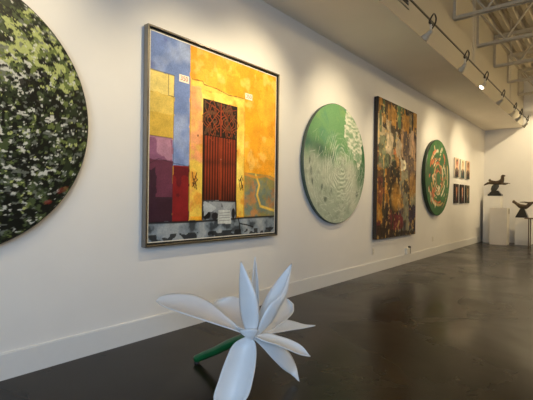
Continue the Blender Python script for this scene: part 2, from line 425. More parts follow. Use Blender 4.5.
# ------------------------------------------------------------------ painting of the doorway
def doorway_painting():
    W, H = 1.775, 1.877
    c = Canvas(W, H, 300, 3)
    one = np.ones_like(c.X)
    c.rgb[:] = lin(np.array((235, 160, 35)) / 255.)
    # ochre wall, right
    n = c.noise(5, 4, 11); c.put((n > 0.52).astype(float), (245, 178, 55), 0.7)
    n = c.noise(9, 3, 12); c.put(np.clip((n - 0.62) * 8, 0, 1), (250, 205, 110), 0.5)
    # blue column
    c.rect(-1, 0.255, 0.37, 2, (112, 134, 186), 0.003, 5)
    m = ((c.U < 0.255) & (c.V > 0.37)).astype(float); n = c.noise(4, 4, 14)
    c.put(np.clip((n - 0.45) * 5, 0, 1) * m, (160, 174, 208), 0.75)
    n = c.noise(6, 3, 15); c.put(np.clip((n - 0.6) * 6, 0, 1) * m, (95, 105, 165), 0.8)
    # left blocks
    c.rect(-1, 0.150, 0.71, 0.815, (230, 206, 120), 0.004, 7); c.rect(-1, 0.150, 0.50, 0.712, (208, 172, 72), 0.004, 8)
    c.rect(-1, 0.150, 0.62, 0.712, (216, 186, 92), 0.01, 28)
    c.rect(-1, 0.145, 0.39, 0.505, (176, 128, 150), 0.004, 9)
    n = c.noise(7, 3, 16); c.put(((n > 0.5) & (c.U < 0.145) & (c.V > 0.39) & (c.V < 0.5)).astype(float), (130, 78, 112), 0.8)
    c.rect(-1, 0.148, 0.21, 0.395, (102, 52, 72), 0.004, 10); c.rect(-1, 0.148, 0.085, 0.215, (58, 32, 46), 0.004, 11)
    c.rect(-1, 0.045, 0.16, 0.35, (60, 34, 50), 0.02, 21)
    c.rect(0.150, 0.257, 0.090, 0.375, (132, 28, 34), 0.003, 12)
    n = c.noise(6, 3, 17); c.put(((n > 0.52) & (c.U > 0.152) & (c.U < 0.255) & (c.V > 0.095) & (c.V < 0.37)).astype(float), (92, 22, 34), 0.8)
    for P in ([(0.0, 0.815), (0.15, 0.815)], [(0.15, 0.815), (0.15, 0.38)], [(0.0, 0.505), (0.145, 0.505)], [(0.0, 0.37), (0.06, 0.40), (0.15, 0.385), (0.255, 0.375)], [(0.148, 0.38), (0.148, 0.09)], [(0, 0.215), (0.15, 0.21)], [(0.115, 0.815), (0.115, 0.712), (0.15, 0.71)]):
        c.line(P, 0.007, (60, 44, 52), 0.7)
    # surround
    c.poly([(0.262, 0.12), (0.262, 0.83), (0.30, 0.82), (0.345, 0.83), (0.42, 0.81), (0.55, 0.80), (0.69, 0.80), (0.69, 0.115)], (236, 198, 84), 0.006, 13)
    sm = ((c.U > 0.265) & (c.U < 0.69) & (c.V > 0.12) & (c.V < 0.79)).astype(float)
    n = c.noise(5, 4, 18); c.put(np.clip((n - 0.52) * 7, 0, 1) * sm * (c.U < 0.4), (232, 150, 110), 0.85)
    n = c.noise(6, 4, 19); c.put(np.clip((n - 0.55) * 7, 0, 1) * sm, (250, 222, 110), 0.8)
    n = c.noise(8, 3, 20); c.put(np.clip((n - 0.6) * 9, 0, 1) * sm, (222, 130, 40), 0.6)
    c.rect(0.262, 0.335, 0.50, 0.80, (232, 165, 120), 0.015, 33, 0.55)
    c.line([(0.262, 0.12), (0.262, 0.82)], 0.005, (90, 70, 80), 0.6)
    c.line([(0.27, 0.825), (0.345, 0.83), (0.355, 0.815), (0.45, 0.812), (0.55, 0.795), (0.62, 0.80), (0.69, 0.80)], 0.009, (120, 70, 20), 0.9)
    c.line([(0.69, 0.80), (0.69, 0.12)], 0.007, (190, 120, 30), 0.7)
    # door
    c.rect(0.350, 0.625, 0.10, 0.742, (24, 14, 12), 0.001, 14)
    door = ((c.U > 0.358) & (c.U < 0.618))
    st = (np.sin(c.U * 2 * PI / 0.0205) + 1) / 2
    low = (door & (c.V > 0.20) & (c.V < 0.548)).astype(float)
    c.put(low, (92, 30, 18)); c.put(low * np.clip(st * 1.6 - 0.6, 0, 1), (160, 62, 32), 0.9); c.put(low * np.clip(0.35 - st, 0, 1) * 2.5, (34, 12, 12), 0.95)
    g = low * np.clip((0.33 - c.V) / 0.13, 0, 1); c.put(g, (30, 14, 14), 0.75)
    g = low * np.clip(1 - abs(c.V - 0.41) / 0.03, 0, 1); c.put(g, (50, 18, 16), 0.5)
    c.ell(0.487 * W, 0.43 * H, 0.010, 0.012, (230, 225, 215))
    # ornament grille
    G = (150, 66, 30)
    for cu in (0.42, 0.555):
        for r in (0.040, 0.062, 0.085):
            a = np.linspace(0, 2 * PI, 22)
            c.line([(cu + r * math.cos(t) * (1 + 0.3 * math.cos(4 * t)) * 0.72, 0.635 + r * math.sin(t) * (1 + 0.3 * math.cos(4 * t))) for t in a], 0.008, G, 0.9)
        c.line([(cu - 0.05, 0.58), (cu + 0.05, 0.69)], 0.008, G); c.line([(cu + 0.05, 0.58), (cu - 0.05, 0.69)], 0.008, G)
    for k in range(6):
        u = 0.365 + k * 0.05; c.line([(0.488, 0.69), (u, 0.73 - 0.01 * (k % 2))], 0.007, G, 0.85)
    n = c.noise(22, 2, 66); c.put(((n > 0.60) & door & (c.V > 0.55) & (c.V < 0.735)).astype(float), (96, 62, 42), 0.7)
    c.line([(0.488, 0.21), (0.488, 0.735)], 0.014, (150, 58, 30)); c.line([(0.482, 0.21), (0.482, 0.735)], 0.005, (20, 10, 10))
    c.line([(0.355, 0.55), (0.62, 0.553)], 0.010, (26, 12, 10))
    # graffiti marks on the jambs
    for cu, cvv in ((0.30, 0.30), (0.665, 0.305)):
        for k in range(7):
            a = c.rng.random(4)
            c.line([(cu - 0.022 + 0.044 * a[0], cvv - 0.05 + 0.1 * a[1]), (cu - 0.022 + 0.044 * a[2], cvv - 0.05 + 0.1 * a[3])], 0.011, (70, 24, 18), 0.9)
    c.ell(0.315 * W, 0.54 * H, 0.008, 0.012, (70, 40, 20))
    # weathered lower wall at right
    n = c.noise(6, 3, 23) * 0.05
    lw = ((c.U > 0.695) & (c.V < 0.33 + n) & (c.V > 0.10)).astype(float)
    c.put(lw, (150, 140, 82)); n = c.noise(7, 4, 24)
    c.put(lw * np.clip((n - 0.47) * 7, 0, 1), (112, 128, 116), 0.9); n = c.noise(8, 4, 25)
    c.put(lw * np.clip((n - 0.62) * 7, 0, 1), (190, 128, 72), 0.8)
    c.line([(0.80, 0.36), (0.835, 0.30), (0.815, 0.24), (0.85, 0.17), (0.95, 0.15), (1.0, 0.14)], 0.03, (236, 196, 84), 0.95)
    c.line([(0.70, 0.36), (0.80, 0.345), (0.9, 0.36), (1.0, 0.335)], 0.03, (222, 148, 50), 0.7)
    # step and stones
    c.rect(0.355, 0.62, 0.10, 0.203, (140, 146, 152), 0.003, 16)
    n = c.noise(6, 3, 26); c.put(((n > 0.5) & (c.U > 0.355) & (c.U < 0.62) & (c.V > 0.10) & (c.V < 0.203)).astype(float), (60, 64, 72), 0.8)
    c.ell(0.385 * W, 0.125 * H, 0.06, 0.05, (18, 18, 22)); c.ell(0.45 * W, 0.118 * H, 0.05, 0.04, (34, 34, 40)); c.ell(0.60 * W, 0.13 * H, 0.03, 0.06, (24, 24, 30))
    c.line([(0.355, 0.2), (0.62, 0.198)], 0.010, (16, 16, 20)); c.poly([(0.36, 0.12), (0.36, 0.19), (0.42, 0.185), (0.47, 0.155), (0.40, 0.145)], (170, 176, 180), 0.01, 91)
    c.poly([(0.50, 0.19), (0.52, 0.155), (0.57, 0.15), (0.61, 0.185)], (160, 166, 172), 0.01, 92)
    # pavement
    n = c.noise(10, 2, 31) * 0.012
    pv = (c.V < 0.088 + n + 0.012 * c.U).astype(float); c.put(pv, (124, 136, 146))
    n = c.noise(8, 4, 32); c.put(pv * np.clip((n - 0.5) * 6, 0, 1), (166, 172, 176), 0.8); c.put(pv * np.clip((0.45 - n) * 8, 0, 1), (44, 50, 58), 0.9)
    c.line([(0, 0.094), (0.3, 0.092), (0.5, 0.095), (0.7, 0.102), (1, 0.105)], 0.02, (22, 22, 28), 0.95)
    n = c.noise(14, 2, 34); c.put(((c.V < 0.035) & (n > 0.5)).astype(float), (24, 26, 30), 0.9)
    c.line([(0.64, 0.11), (0.655, 0.07), (0.72, 0.06), (0.78, 0.045)], 0.014, (16, 16, 20)); c.line([(0.655, 0.07), (0.66, 0.02)], 0.014, (16, 16, 20)); c.line([(0.255, 0.10), (0.255, 0.38)], 0.008, (40, 20, 30))
    c.line([(0.62, 0.20), (0.625, 0.11)], 0.02, (20, 18, 22))
    c.poly([(0.475, 0.075), (0.475, 0.148), (0.575, 0.150), (0.583, 0.072)], (190, 194, 192), 0.003, 40)
    for k in range(4): c.line([(0.485, 0.134 - k * 0.014), (0.57, 0.135 - k * 0.014)], 0.006, (90, 92, 96), 0.8)
    c.mottle(one, 0.12, 12, 77)
    c.put((c.V < 0.006).astype(float), (225, 220, 205)); c.put((c.U < 0.006).astype(float), (225, 220, 205)); c.put((c.U > 0.994).astype(float), (225, 220, 205))
    c.put((c.V > 0.994).astype(float), (225, 220, 205))
    t = thing('framed_painting', 'large silver framed painting of an orange wall with a dark red door', 'painting', (0.012, 2.911, 0.803))
    y0 = -W / 2; z0 = 0.02
    k = (W - 0.03) / W; c.X = c.X * k; c.Y = c.Y * (H - 0.03) / H
    painted_rect('canvas', c, 0.040, y0 + 0.015, z0 + 0.015, paint_mat('doorway_paint', 0.4), t)
    obj('canvas_backing', bx(0.004, 0.038, y0, -y0, z0, z0 + H), edge_m, t)
    w = 0.018; x0, x1 = 0.0, 0.062; ys = W / 2
    bm = bmesh.new()
    box(bm, x0, x1, -ys - w, -ys - 0.001, 0, z0 + H + w, 0.003); box(bm, x0, x1, ys + 0.001, ys + w, 0, z0 + H + w, 0.003)
    box(bm, x0, x1, -ys - 0.001, ys + 0.001, 0, w, 0.003); box(bm, x0, x1, -ys - 0.001, ys + 0.001, z0 + H + 0.001, z0 + H + w, 0.003)
    obj('frame', bm, silver_m, t)
    # number plates in the picture
    pm = mat('plate_paint', L3(240, 228, 208), 0.5); tm = mat('digit_paint', L3(176, 84, 56), 0.5)
    for u0, u1, v0, v1 in ((0.187, 0.252, 0.790, 0.826), (0.688, 0.752, 0.797, 0.832)):
        a, b = y0 + u0 * W, y0 + u1 * W; zz0, zz1 = z0 + v0 * H, z0 + v1 * H
        pl = obj('number_plate', bx(0.0402, 0.0412, a, b, zz0, zz1), pm, t)
        cu = bpy.data.curves.new('digits', 'FONT'); cu.body = '350'; cu.size = 0.060; cu.align_x = 'CENTER'; cu.align_y = 'CENTER'; cu.extrude = 0.0003; cu.offset = 0.0
        to = bpy.data.objects.new('digits_tmp', cu); COL.objects.link(to)
        dg = bpy.context.evaluated_depsgraph_get(); me = bpy.data.meshes.new_from_object(to.evaluated_get(dg)); bpy.data.objects.remove(to)
        me.materials.clear(); me.materials.append(tm)
        d = bpy.data.objects.new('digits', me); COL.objects.link(d); d.parent = pl
        d.matrix_local = Matrix(((0, 0, 1, 0.0418), (1, 0, 0, (a + b) / 2), (0, 1, 0, (zz0 + zz1) / 2), (0, 0, 0, 1)))
doorway_painting()

# ------------------------------------------------------------------ large round foliage painting
def foliage_disc():
    r = 0.901
    c = Canvas(2 * r, 2 * r, 420, 5)
    c.rgb[:] = lin(np.array((16, 20, 15)) / 255.)
    dens = c.noise(2.2, 3, 41)
    rad = np.hypot(c.U - 0.5, c.V - 0.5)
    c.put(c.top(c.noise(20, 3, 42), 0.40), (40, 50, 32), 0.9)
    c.put(c.top(c.noise(24, 3, 43) + 0.2 * dens, 0.22), (72, 84, 52), 0.9)
    # bright yellow green leaf area upper right, white area mid left
    gy = np.exp(-(((c.U - 0.80) / 0.13) ** 2 + ((c.V - 0.80) / 0.13) ** 2)) + 0.8 * np.exp(-(((c.U - 0.93) / 0.07) ** 2 + ((c.V - 0.68) / 0.06) ** 2)) + 0.6 * np.exp(-(((c.U - 0.68) / 0.10) ** 2 + ((c.V - 0.74) / 0.05) ** 2))
    gw = np.exp(-(((c.U - 0.66) / 0.15) ** 2 + ((c.V - 0.67) / 0.07) ** 2)) + 0.45 * np.exp(-(((c.U - 0.72) / 0.14) ** 2 + ((c.V - 0.30) / 0.14) ** 2)) + 0.4 * np.exp(-(((c.U - 0.80) / 0.12) ** 2 + ((c.V - 0.50) / 0.1) ** 2))
    c.put(c.top(c.noise(22, 3, 44) + 0.20 * gy, 0.12), (106, 118, 64), 0.85)
    c.put(c.top(c.noise(28, 3, 45) + 0.30 * gy, 0.05), (176, 184, 116), 0.9)
    c.put(c.top(c.noise(30, 2, 46, 1, 1.5) + 0.14 * gw, 0.11), (104, 108, 100), 0.85)
    c.put(c.top(c.noise(36, 2, 47, 1, 1.5) + 0.20 * gw, 0.055), (198, 198, 188), 0.95)
    c.put(c.top(c.noise(26, 3, 48), 0.20), (14, 17, 14), 0.95)
    c.ell(1.62, 0.42, 0.05, 0.02, (110, 40, 36), 0.5, 0.6); c.ell(1.52, 0.33, 0.03, 0.015, (120, 40, 36), 0.2, 0.7)
    t = thing('round_painting', 'largest round painting, black edged with dense dark green and white foliage', 'painting', (0.012, 0.605, 1.755))
    painted_disc('painted_face', c, 0.0505, r - 0.008, paint_mat('foliage_paint', 0.35, 0.2), t, seg=520)
    disc_body('panel', r, 0.0, 0.05, edge_m, t)
foliage_disc()

# ------------------------------------------------------------------ green and white round painting
def fingerprint_disc():
    r = 0.866
    c = Canvas(2 * r, 2 * r, 340, 6)
    c.rgb[:] = lin(np.array((168, 180, 160)) / 255.)
    n = c.noise(3, 4, 51); c.put(np.clip((n - 0.45) * 4, 0, 1), (196, 200, 182), 0.8)
    n = c.noise(4, 4, 52); lowm = np.clip((0.62 - c.V + 0.25 * (c.noise(4, 3, 53) - 0.5)) * 8, 0, 1)
    top = 1 - lowm
    c.put(top, (104, 158, 102), 0.92)
    n = c.noise(3, 4, 54); c.put(top * np.clip((n - 0.5) * 6, 0, 1), (142, 176, 104), 0.7)
    n = c.noise(4, 4, 55); c.put(top * np.clip((n - 0.55) * 6, 0, 1), (84, 140, 118), 0.7)
    band = np.exp(-((c.V - 0.60 + 0.25 * (c.U - 0.2)) / 0.07) ** 2) * (c.U < 0.45); n = c.noise(5, 3, 56)
    c.put(np.clip(band * (n + 0.35), 0, 1), (62, 96, 88), 0.9)
    right = np.exp(-(((c.U - 0.93) / 0.10) ** 2 + ((c.V - 0.52) / 0.22) ** 2)); c.put(np.clip(right * 1.5, 0, 1), (40, 104, 62), 0.85)
    # fine ridges round a centre
    dx = c.X - 0.56 * 2 * r; dy = (c.Y - 0.50 * 2 * r) * 0.72
    rr = np.hypot(dx, dy) + 0.10 * c.noise(5, 3, 57) + 0.02 * np.sin(np.arctan2(dy, dx) * 3)
    ridge = np.clip(np.sin(rr * 2 * PI / 0.044) * 1.4, 0, 1)
    fade = np.clip((0.62 - rr) / 0.25, 0, 1) * np.clip(c.noise(9, 3, 58) * 3.0 - 1.05, 0, 1)
    fade *= np.clip((0.80 - c.V) * 6, 0, 1)
    c.put(ridge * fade, (214, 222, 204), 0.75)
    c.put(np.clip(-np.sin(rr * 2 * PI / 0.044) * 1.4, 0, 1) * fade * lowm, (112, 142, 116), 0.5)
    # white brushed area upper right
    wm = c.poly([(0.63, 1.0), (0.60, 0.74), (0.80, 0.56), (0.88, 0.48), (0.95, 0.62), (0.9, 0.85)], (196, 206, 182), 0.05, 60, 0.75)
    n = c.noise(22, 2, 61, 0.6, 1.6); c.put(wm * np.clip((n - 0.5) * 9, 0, 1), (230, 232, 214), 0.9); c.put(wm * np.clip((0.45 - n) * 9, 0, 1), (120, 164, 122), 0.7)
    # dark grey green daubs lower left
    for u, v, a, b, g in ((0.10, 0.42, 0.035, 0.08, 0.2), (0.12, 0.34, 0.03, 0.07, 0.3), (0.26, 0.30, 0.04, 0.06, -0.2), (0.31, 0.20, 0.07, 0.05, 0.5), (0.40, 0.27, 0.03, 0.05, 0), (0.85, 0.25, 0.05, 0.07, -0.3), (0.08, 0.5, 0.03, 0.07, 0)):
        c.ell(u * 2 * r, v * 2 * r, a, b, (76, 92, 84), g, 0.75, 0.6)
    for k in range(420):
        u, v = c.rng.random(2)
        if math.hypot(u - 0.5, v - 0.5) > 0.48 or v > 0.80 - 0.3 * c.rng.random(): continue
        a = math.atan2(v - 0.5, u - 0.56) + PI / 2 + 0.5 * c.rng.standard_normal(); l = 0.02 + 0.03 * c.rng.random()
        c.line([(u - l * math.cos(a), v - l * math.sin(a)), (u + l * math.cos(a), v + l * math.sin(a))], 0.008, (222, 228, 214), 0.25 if v > 0.6 else 0.5)
    n = c.noise(14, 3, 63); c.put(np.clip((n - 0.60) * 6, 0, 1) * lowm, (140, 150, 134), 0.5)
    t = thing('round_painting', 'round pale painting with bright green top and fine white ridged lines', 'painting', (0.012, 5.211, 1.758))
    painted_disc('painted_face', c, 0.0505, r - 0.008, paint_mat('ridge_paint', 0.5, 0.3), t, seg=420)
    disc_body('panel', r, 0.0, 0.05, mat('panel_edge_grey_green', L3(70, 86, 74), 0.5, noise=0.2), t)
fingerprint_disc()

# ------------------------------------------------------------------ tall abstract painting
def abstract_painting():
    W, H = 1.80, 2.42
    c = Canvas(W, H, 260, 9); rng = np.random.default_rng(12)
    c.rgb[:] = lin(np.array((58, 46, 36)) / 255.)
    def pal(u, v):
        if v > 0.80:
            return [(70, 66, 44), (60, 48, 40), (84, 106, 76), (180, 130, 60), (50, 38, 34), (150, 112, 60)][rng.integers(6)] if u < 0.6 else [(190, 140, 60), (46, 38, 40), (70, 56, 60), (140, 128, 100)][rng.integers(4)]
        if v > 0.48:
            return [(196, 176, 140), (70, 60, 46), (100, 110, 84), (36, 28, 26), (170, 122, 66), (120, 70, 44), (146, 134, 112)][rng.integers(7)] if u < 0.55 else [(108, 92, 84), (84, 70, 72), (170, 120, 60), (190, 150, 110), (40, 34, 34), (200, 170, 140)][rng.integers(6)]
        if v > 0.22:
            return [(34, 28, 26), (76, 50, 38), (110, 96, 60), (186, 130, 50), (96, 44, 40), (60, 54, 44)][rng.integers(6)] if u < 0.55 else [(178, 126, 52), (140, 110, 64), (60, 48, 40), (100, 84, 80), (150, 146, 120)][rng.integers(5)]
        return [(56, 38, 34), (96, 38, 44), (120, 84, 50), (40, 32, 34), (70, 60, 44)][rng.integers(5)] if u < 0.5 else [(44, 40, 62), (112, 40, 54), (130, 130, 108), (62, 48, 70), (90, 72, 50)][rng.integers(5)]
    for k in range(330):
        u, v = rng.random(2); hw = 0.02 + 0.07 * rng.random() ** 1.5; hh = 0.03 + 0.12 * rng.random() ** 1.5
        c.rect(u - hw, u + hw, v - hh, v + hh, pal(u, v), 0.012, int(rng.integers(1, 400)), 0.85)
    # main masses
    c.poly([(0.18, 0.88), (0.20, 0.62), (0.33, 0.58), (0.36, 0.74), (0.28, 0.80)], (206, 188, 156), 0.03, 71, 0.7)
    c.poly([(0.42, 0.80), (0.44, 0.60), (0.56, 0.60), (0.58, 0.72)], (184, 172, 150), 0.03, 72, 0.75)
    c.poly([(0.45, 1.0), (0.46, 0.84), (0.55, 0.82), (0.56, 1.0)], (96, 128, 90), 0.02, 73, 0.7)
    c.poly([(0.58, 0.97), (0.58, 0.84), (0.76, 0.80), (0.80, 0.95)], (196, 142, 60), 0.03, 74, 0.75)
    c.poly([(0.62, 0.82), (0.64, 0.52), (0.80, 0.50), (0.80, 0.80)], (104, 88, 84), 0.03, 75, 0.7)
    c.poly([(0.84, 0.78), (0.84, 0.62), (0.97, 0.60), (0.98, 0.76)], (206, 168, 130), 0.03, 76, 0.7)
    c.poly([(0.55, 0.60), (0.56, 0.50), (0.72, 0.52), (0.70, 0.58)], (238, 226, 196), 0.02, 77, 0.95)
    c.poly([(0.36, 0.66), (0.38, 0.62), (0.43, 0.63), (0.42, 0.67)], (226, 120, 70), 0.01, 78, 0.8)
    c.poly([(0.20, 0.50), (0.22, 0.32), (0.50, 0.34), (0.58, 0.50), (0.40, 0.56)], (26, 22, 22), 0.05, 79, 0.85)
    c.ell(0.45 * W, 0.30 * H, 0.27, 0.30, (196, 142, 58), 0, 0.8, 0.5); c.ell(0.90 * W, 0.40 * H, 0.24, 0.32, (186, 136, 62), 0, 0.7, 0.5)
    c.poly([(0.62, 0.36), (0.64, 0.12), (0.80, 0.12), (0.78, 0.34)], (134, 134, 112), 0.03, 80, 0.75)
    c.poly([(0.02, 0.45), (0.02, 0.26), (0.10, 0.22), (0.12, 0.42)], (104, 44, 42), 0.02, 81, 0.8)
    c.poly([(0.38, 0.18), (0.40, 0.05), (0.66, 0.05), (0.64, 0.16)], (116, 40, 50), 0.03, 82, 0.85)
    c.poly([(0.80, 0.24), (0.80, 0.04), (1.0, 0.04), (1.0, 0.22)], (44, 38, 66), 0.03, 83, 0.9)
    c.poly([(0.0, 0.10), (0.0, 0.0), (1.0, 0.0), (1.0, 0.03), (0.4, 0.05)], (46, 34, 30), 0.02, 84, 0.9)
    n = c.noise(14, 3, 85, 1.6, 0.8); c.put(np.clip((n - 0.62) * 7, 0, 1), (24, 20, 20), 0.6)
    n = c.noise(16, 3, 86); c.put(np.clip((n - 0.66) * 9, 0, 1), (206, 168, 100), 0.7)
    c.mottle(np.ones_like(c.X), 0.3, 10, 88)
    t = thing('tall_painting', 'tall unframed abstract painting in brown, black, gold and cream patches', 'painting', (0.012, 7.39, 0.572))
    painted_rect('canvas_face', c, 0.0705, -W / 2, 0.005, paint_mat('abstract_paint', 0.5, 0.5), t)
    obj('canvas_sides', bx(0.0, 0.07, -W / 2 - 0.004, W / 2 + 0.004, 0, H + 0.01, bevel=0.004), mat('canvas_side_brown', (0.03, 0.02, 0.014, 1), 0.6, noise=0.3), t)
abstract_painting()

# ------------------------------------------------------------------ green round painting with orange and white shapes
def koi_disc():
    r = 0.864
    c = Canvas(2 * r, 2 * r, 260, 13); rng = np.random.default_rng(21)
    c.rgb[:] = lin(np.array((34, 92, 40)) / 255.)
    n = c.noise(5, 3, 91); c.put(np.clip((n - 0.5) * 6, 0, 1), (52, 116, 48), 0.8); n = c.noise(6, 3, 92); c.put(np.clip((n - 0.58) * 6, 0, 1), (20, 62, 34), 0.8)
    def arc(cx, cy, ra, a0, a1, w, col, al=0.9):
        a = np.linspace(a0, a1, 14); c.line([(cx + ra * math.cos(t), cy + ra * math.sin(t)) for t in a], w, col, al)
    cols = [(206, 96, 50), (222, 210, 180), (190, 150, 90), (170, 60, 40), (214, 190, 150), (60, 70, 50)]
    for k in range(46):
        q = 0.12 + 0.31 * rng.random(); a0 = rng.random() * 2 * PI; col = cols[rng.integers(6)]
        arc(0.5 + 0.03 * rng.standard_normal(), 0.49 + 0.03 * rng.standard_normal(), q, a0, a0 + 0.25 + 0.6 * rng.random(), 0.025 + 0.05 * rng.random(), col)
    for k in range(34):
        a0 = rng.random() * 2 * PI; q = 0.12 + 0.31 * rng.random()
        c.ell((0.5 + q * math.cos(a0)) * 2 * r, (0.5 + q * math.sin(a0)) * 2 * r, 0.035 + 0.05 * rng.random(), 0.02 + 0.02 * rng.random(), cols[rng.integers(5)], rng.random() * 3, 0.9)
    arc(0.5, 0.49, 0.19, 0.3, 5.6, 0.035, (190, 150, 96)); arc(0.5, 0.49, 0.10, 0, 4.5, 0.03, (206, 120, 66))
    c.ell(0.62 * 2 * r, 0.88 * 2 * r, 0.12, 0.05, (222, 206, 176), 0.6, 0.9)
    c.ell(0.74 * 2 * r, 0.80 * 2 * r, 0.11, 0.04, (206, 96, 54), -0.7, 0.9)
    n = c.noise(14, 3, 95); c.put(np.clip((n - 0.6) * 8, 0, 1), (34, 84, 40), 0.8)
    t = thing('round_painting', 'round deep green painting with swirling orange and white fish-like shapes', 'painting', (0.012, 9.661, 1.777))
    painted_disc('painted_face', c, 0.0805, r - 0.012, paint_mat('koi_paint', 0.35, 0.2), t, seg=320)
    disc_body('panel', r, 0.0, 0.08, mat('panel_edge_green', L3(20, 46, 26), 0.4, noise=0.2), t, bev=0.01)
koi_disc()

# ------------------------------------------------------------------ six small portraits
pm_ = paint_mat('portrait_paint', 0.5, 0.1)
def portrait(col, row):
    ys = (11.15, 11.69, 12.23)[col]; W, H = 0.37, 0.50
    z = (1.20, 1.875)[row]
    c = Canvas(W, H, 60, 40 + col + 3 * row)
    if row == 1:
        c.rgb[:] = lin(np.array([(232, 196, 164), (226, 214, 186), (212, 176, 140)][col]) / 255.)
        suit = [(30, 34, 38), (52, 74, 74), (40, 52, 44)][col]; hair = [(40, 28, 24), (150, 130, 90), (50, 34, 24)][col]; skin_ = [(214, 130, 104), (222, 184, 140), (180, 120, 84)][col]
    else:
        c.rgb[:] = lin(np.array([(52, 34, 26), (44, 28, 24), (92, 84, 62)][col]) / 255.)
        suit = [(28, 22, 22), (30, 20, 20), (62, 70, 60)][col]; hair = [(30, 18, 14), (24, 16, 14), (44, 34, 26)][col]; skin_ = [(196, 132, 96), (206, 150, 120), (150, 116, 84)][col]
    c.poly([(0.05, 0), (0.08, 0.36), (0.34, 0.50), (0.66, 0.50), (0.92, 0.36), (0.95, 0)], suit, 0.01, 3)
    c.poly([(0.40, 0.50), (0.50, 0.12), (0.60, 0.50)], (226, 206, 180), 0.01, 4)
    c.rect(0.47, 0.53, 0.14, 0.44, (150, 40, 34), 0.01, 5)
    c.rect(0.42, 0.58, 0.44, 0.58, skin_, 0.004, 6)
    c.ell(0.5 * W, 0.76 * H, 0.088, 0.100, hair); c.ell(0.5 * W, 0.70 * H, 0.060, 0.080, skin_)
    for e in (-1, 1): c.ell((0.5 + e * 0.06) * W, 0.715 * H, 0.010, 0.006, (30, 20, 18))
    c.line([(0.46, 0.61), (0.54, 0.61)], 0.008, (120, 40, 34)); c.line([(0.50, 0.71), (0.495, 0.655), (0.51, 0.65)], 0.006, (120, 76, 56), 0.8)
    where = ['left', 'middle', 'right'][col]; rw = ['lower', 'upper'][row]
    look = ['dark brown', 'almost black with a pale shirt strip', 'olive grey'][col] if row == 0 else ['black jacket on peach', 'teal grey jacket on cream', 'dark green jacket on tan'][col]
    t = thing('portrait_painting', '%s portrait, %s of the %s row' % (look, where, rw), 'portrait', (0.012, ys + W / 2, z), 'six small portraits')
    painted_rect('canvas_face', c, 0.0255, -W / 2, 0, pm_, t)
    obj('canvas_sides', bx(0, 0.025, -W / 2, W / 2, 0, H), mat('canvas_cream', (0.5, 0.45, 0.38, 1), 0.6) if row else edge_m, t)
for row in (0, 1):
    for col in (0, 1, 2): portrait(col, row)

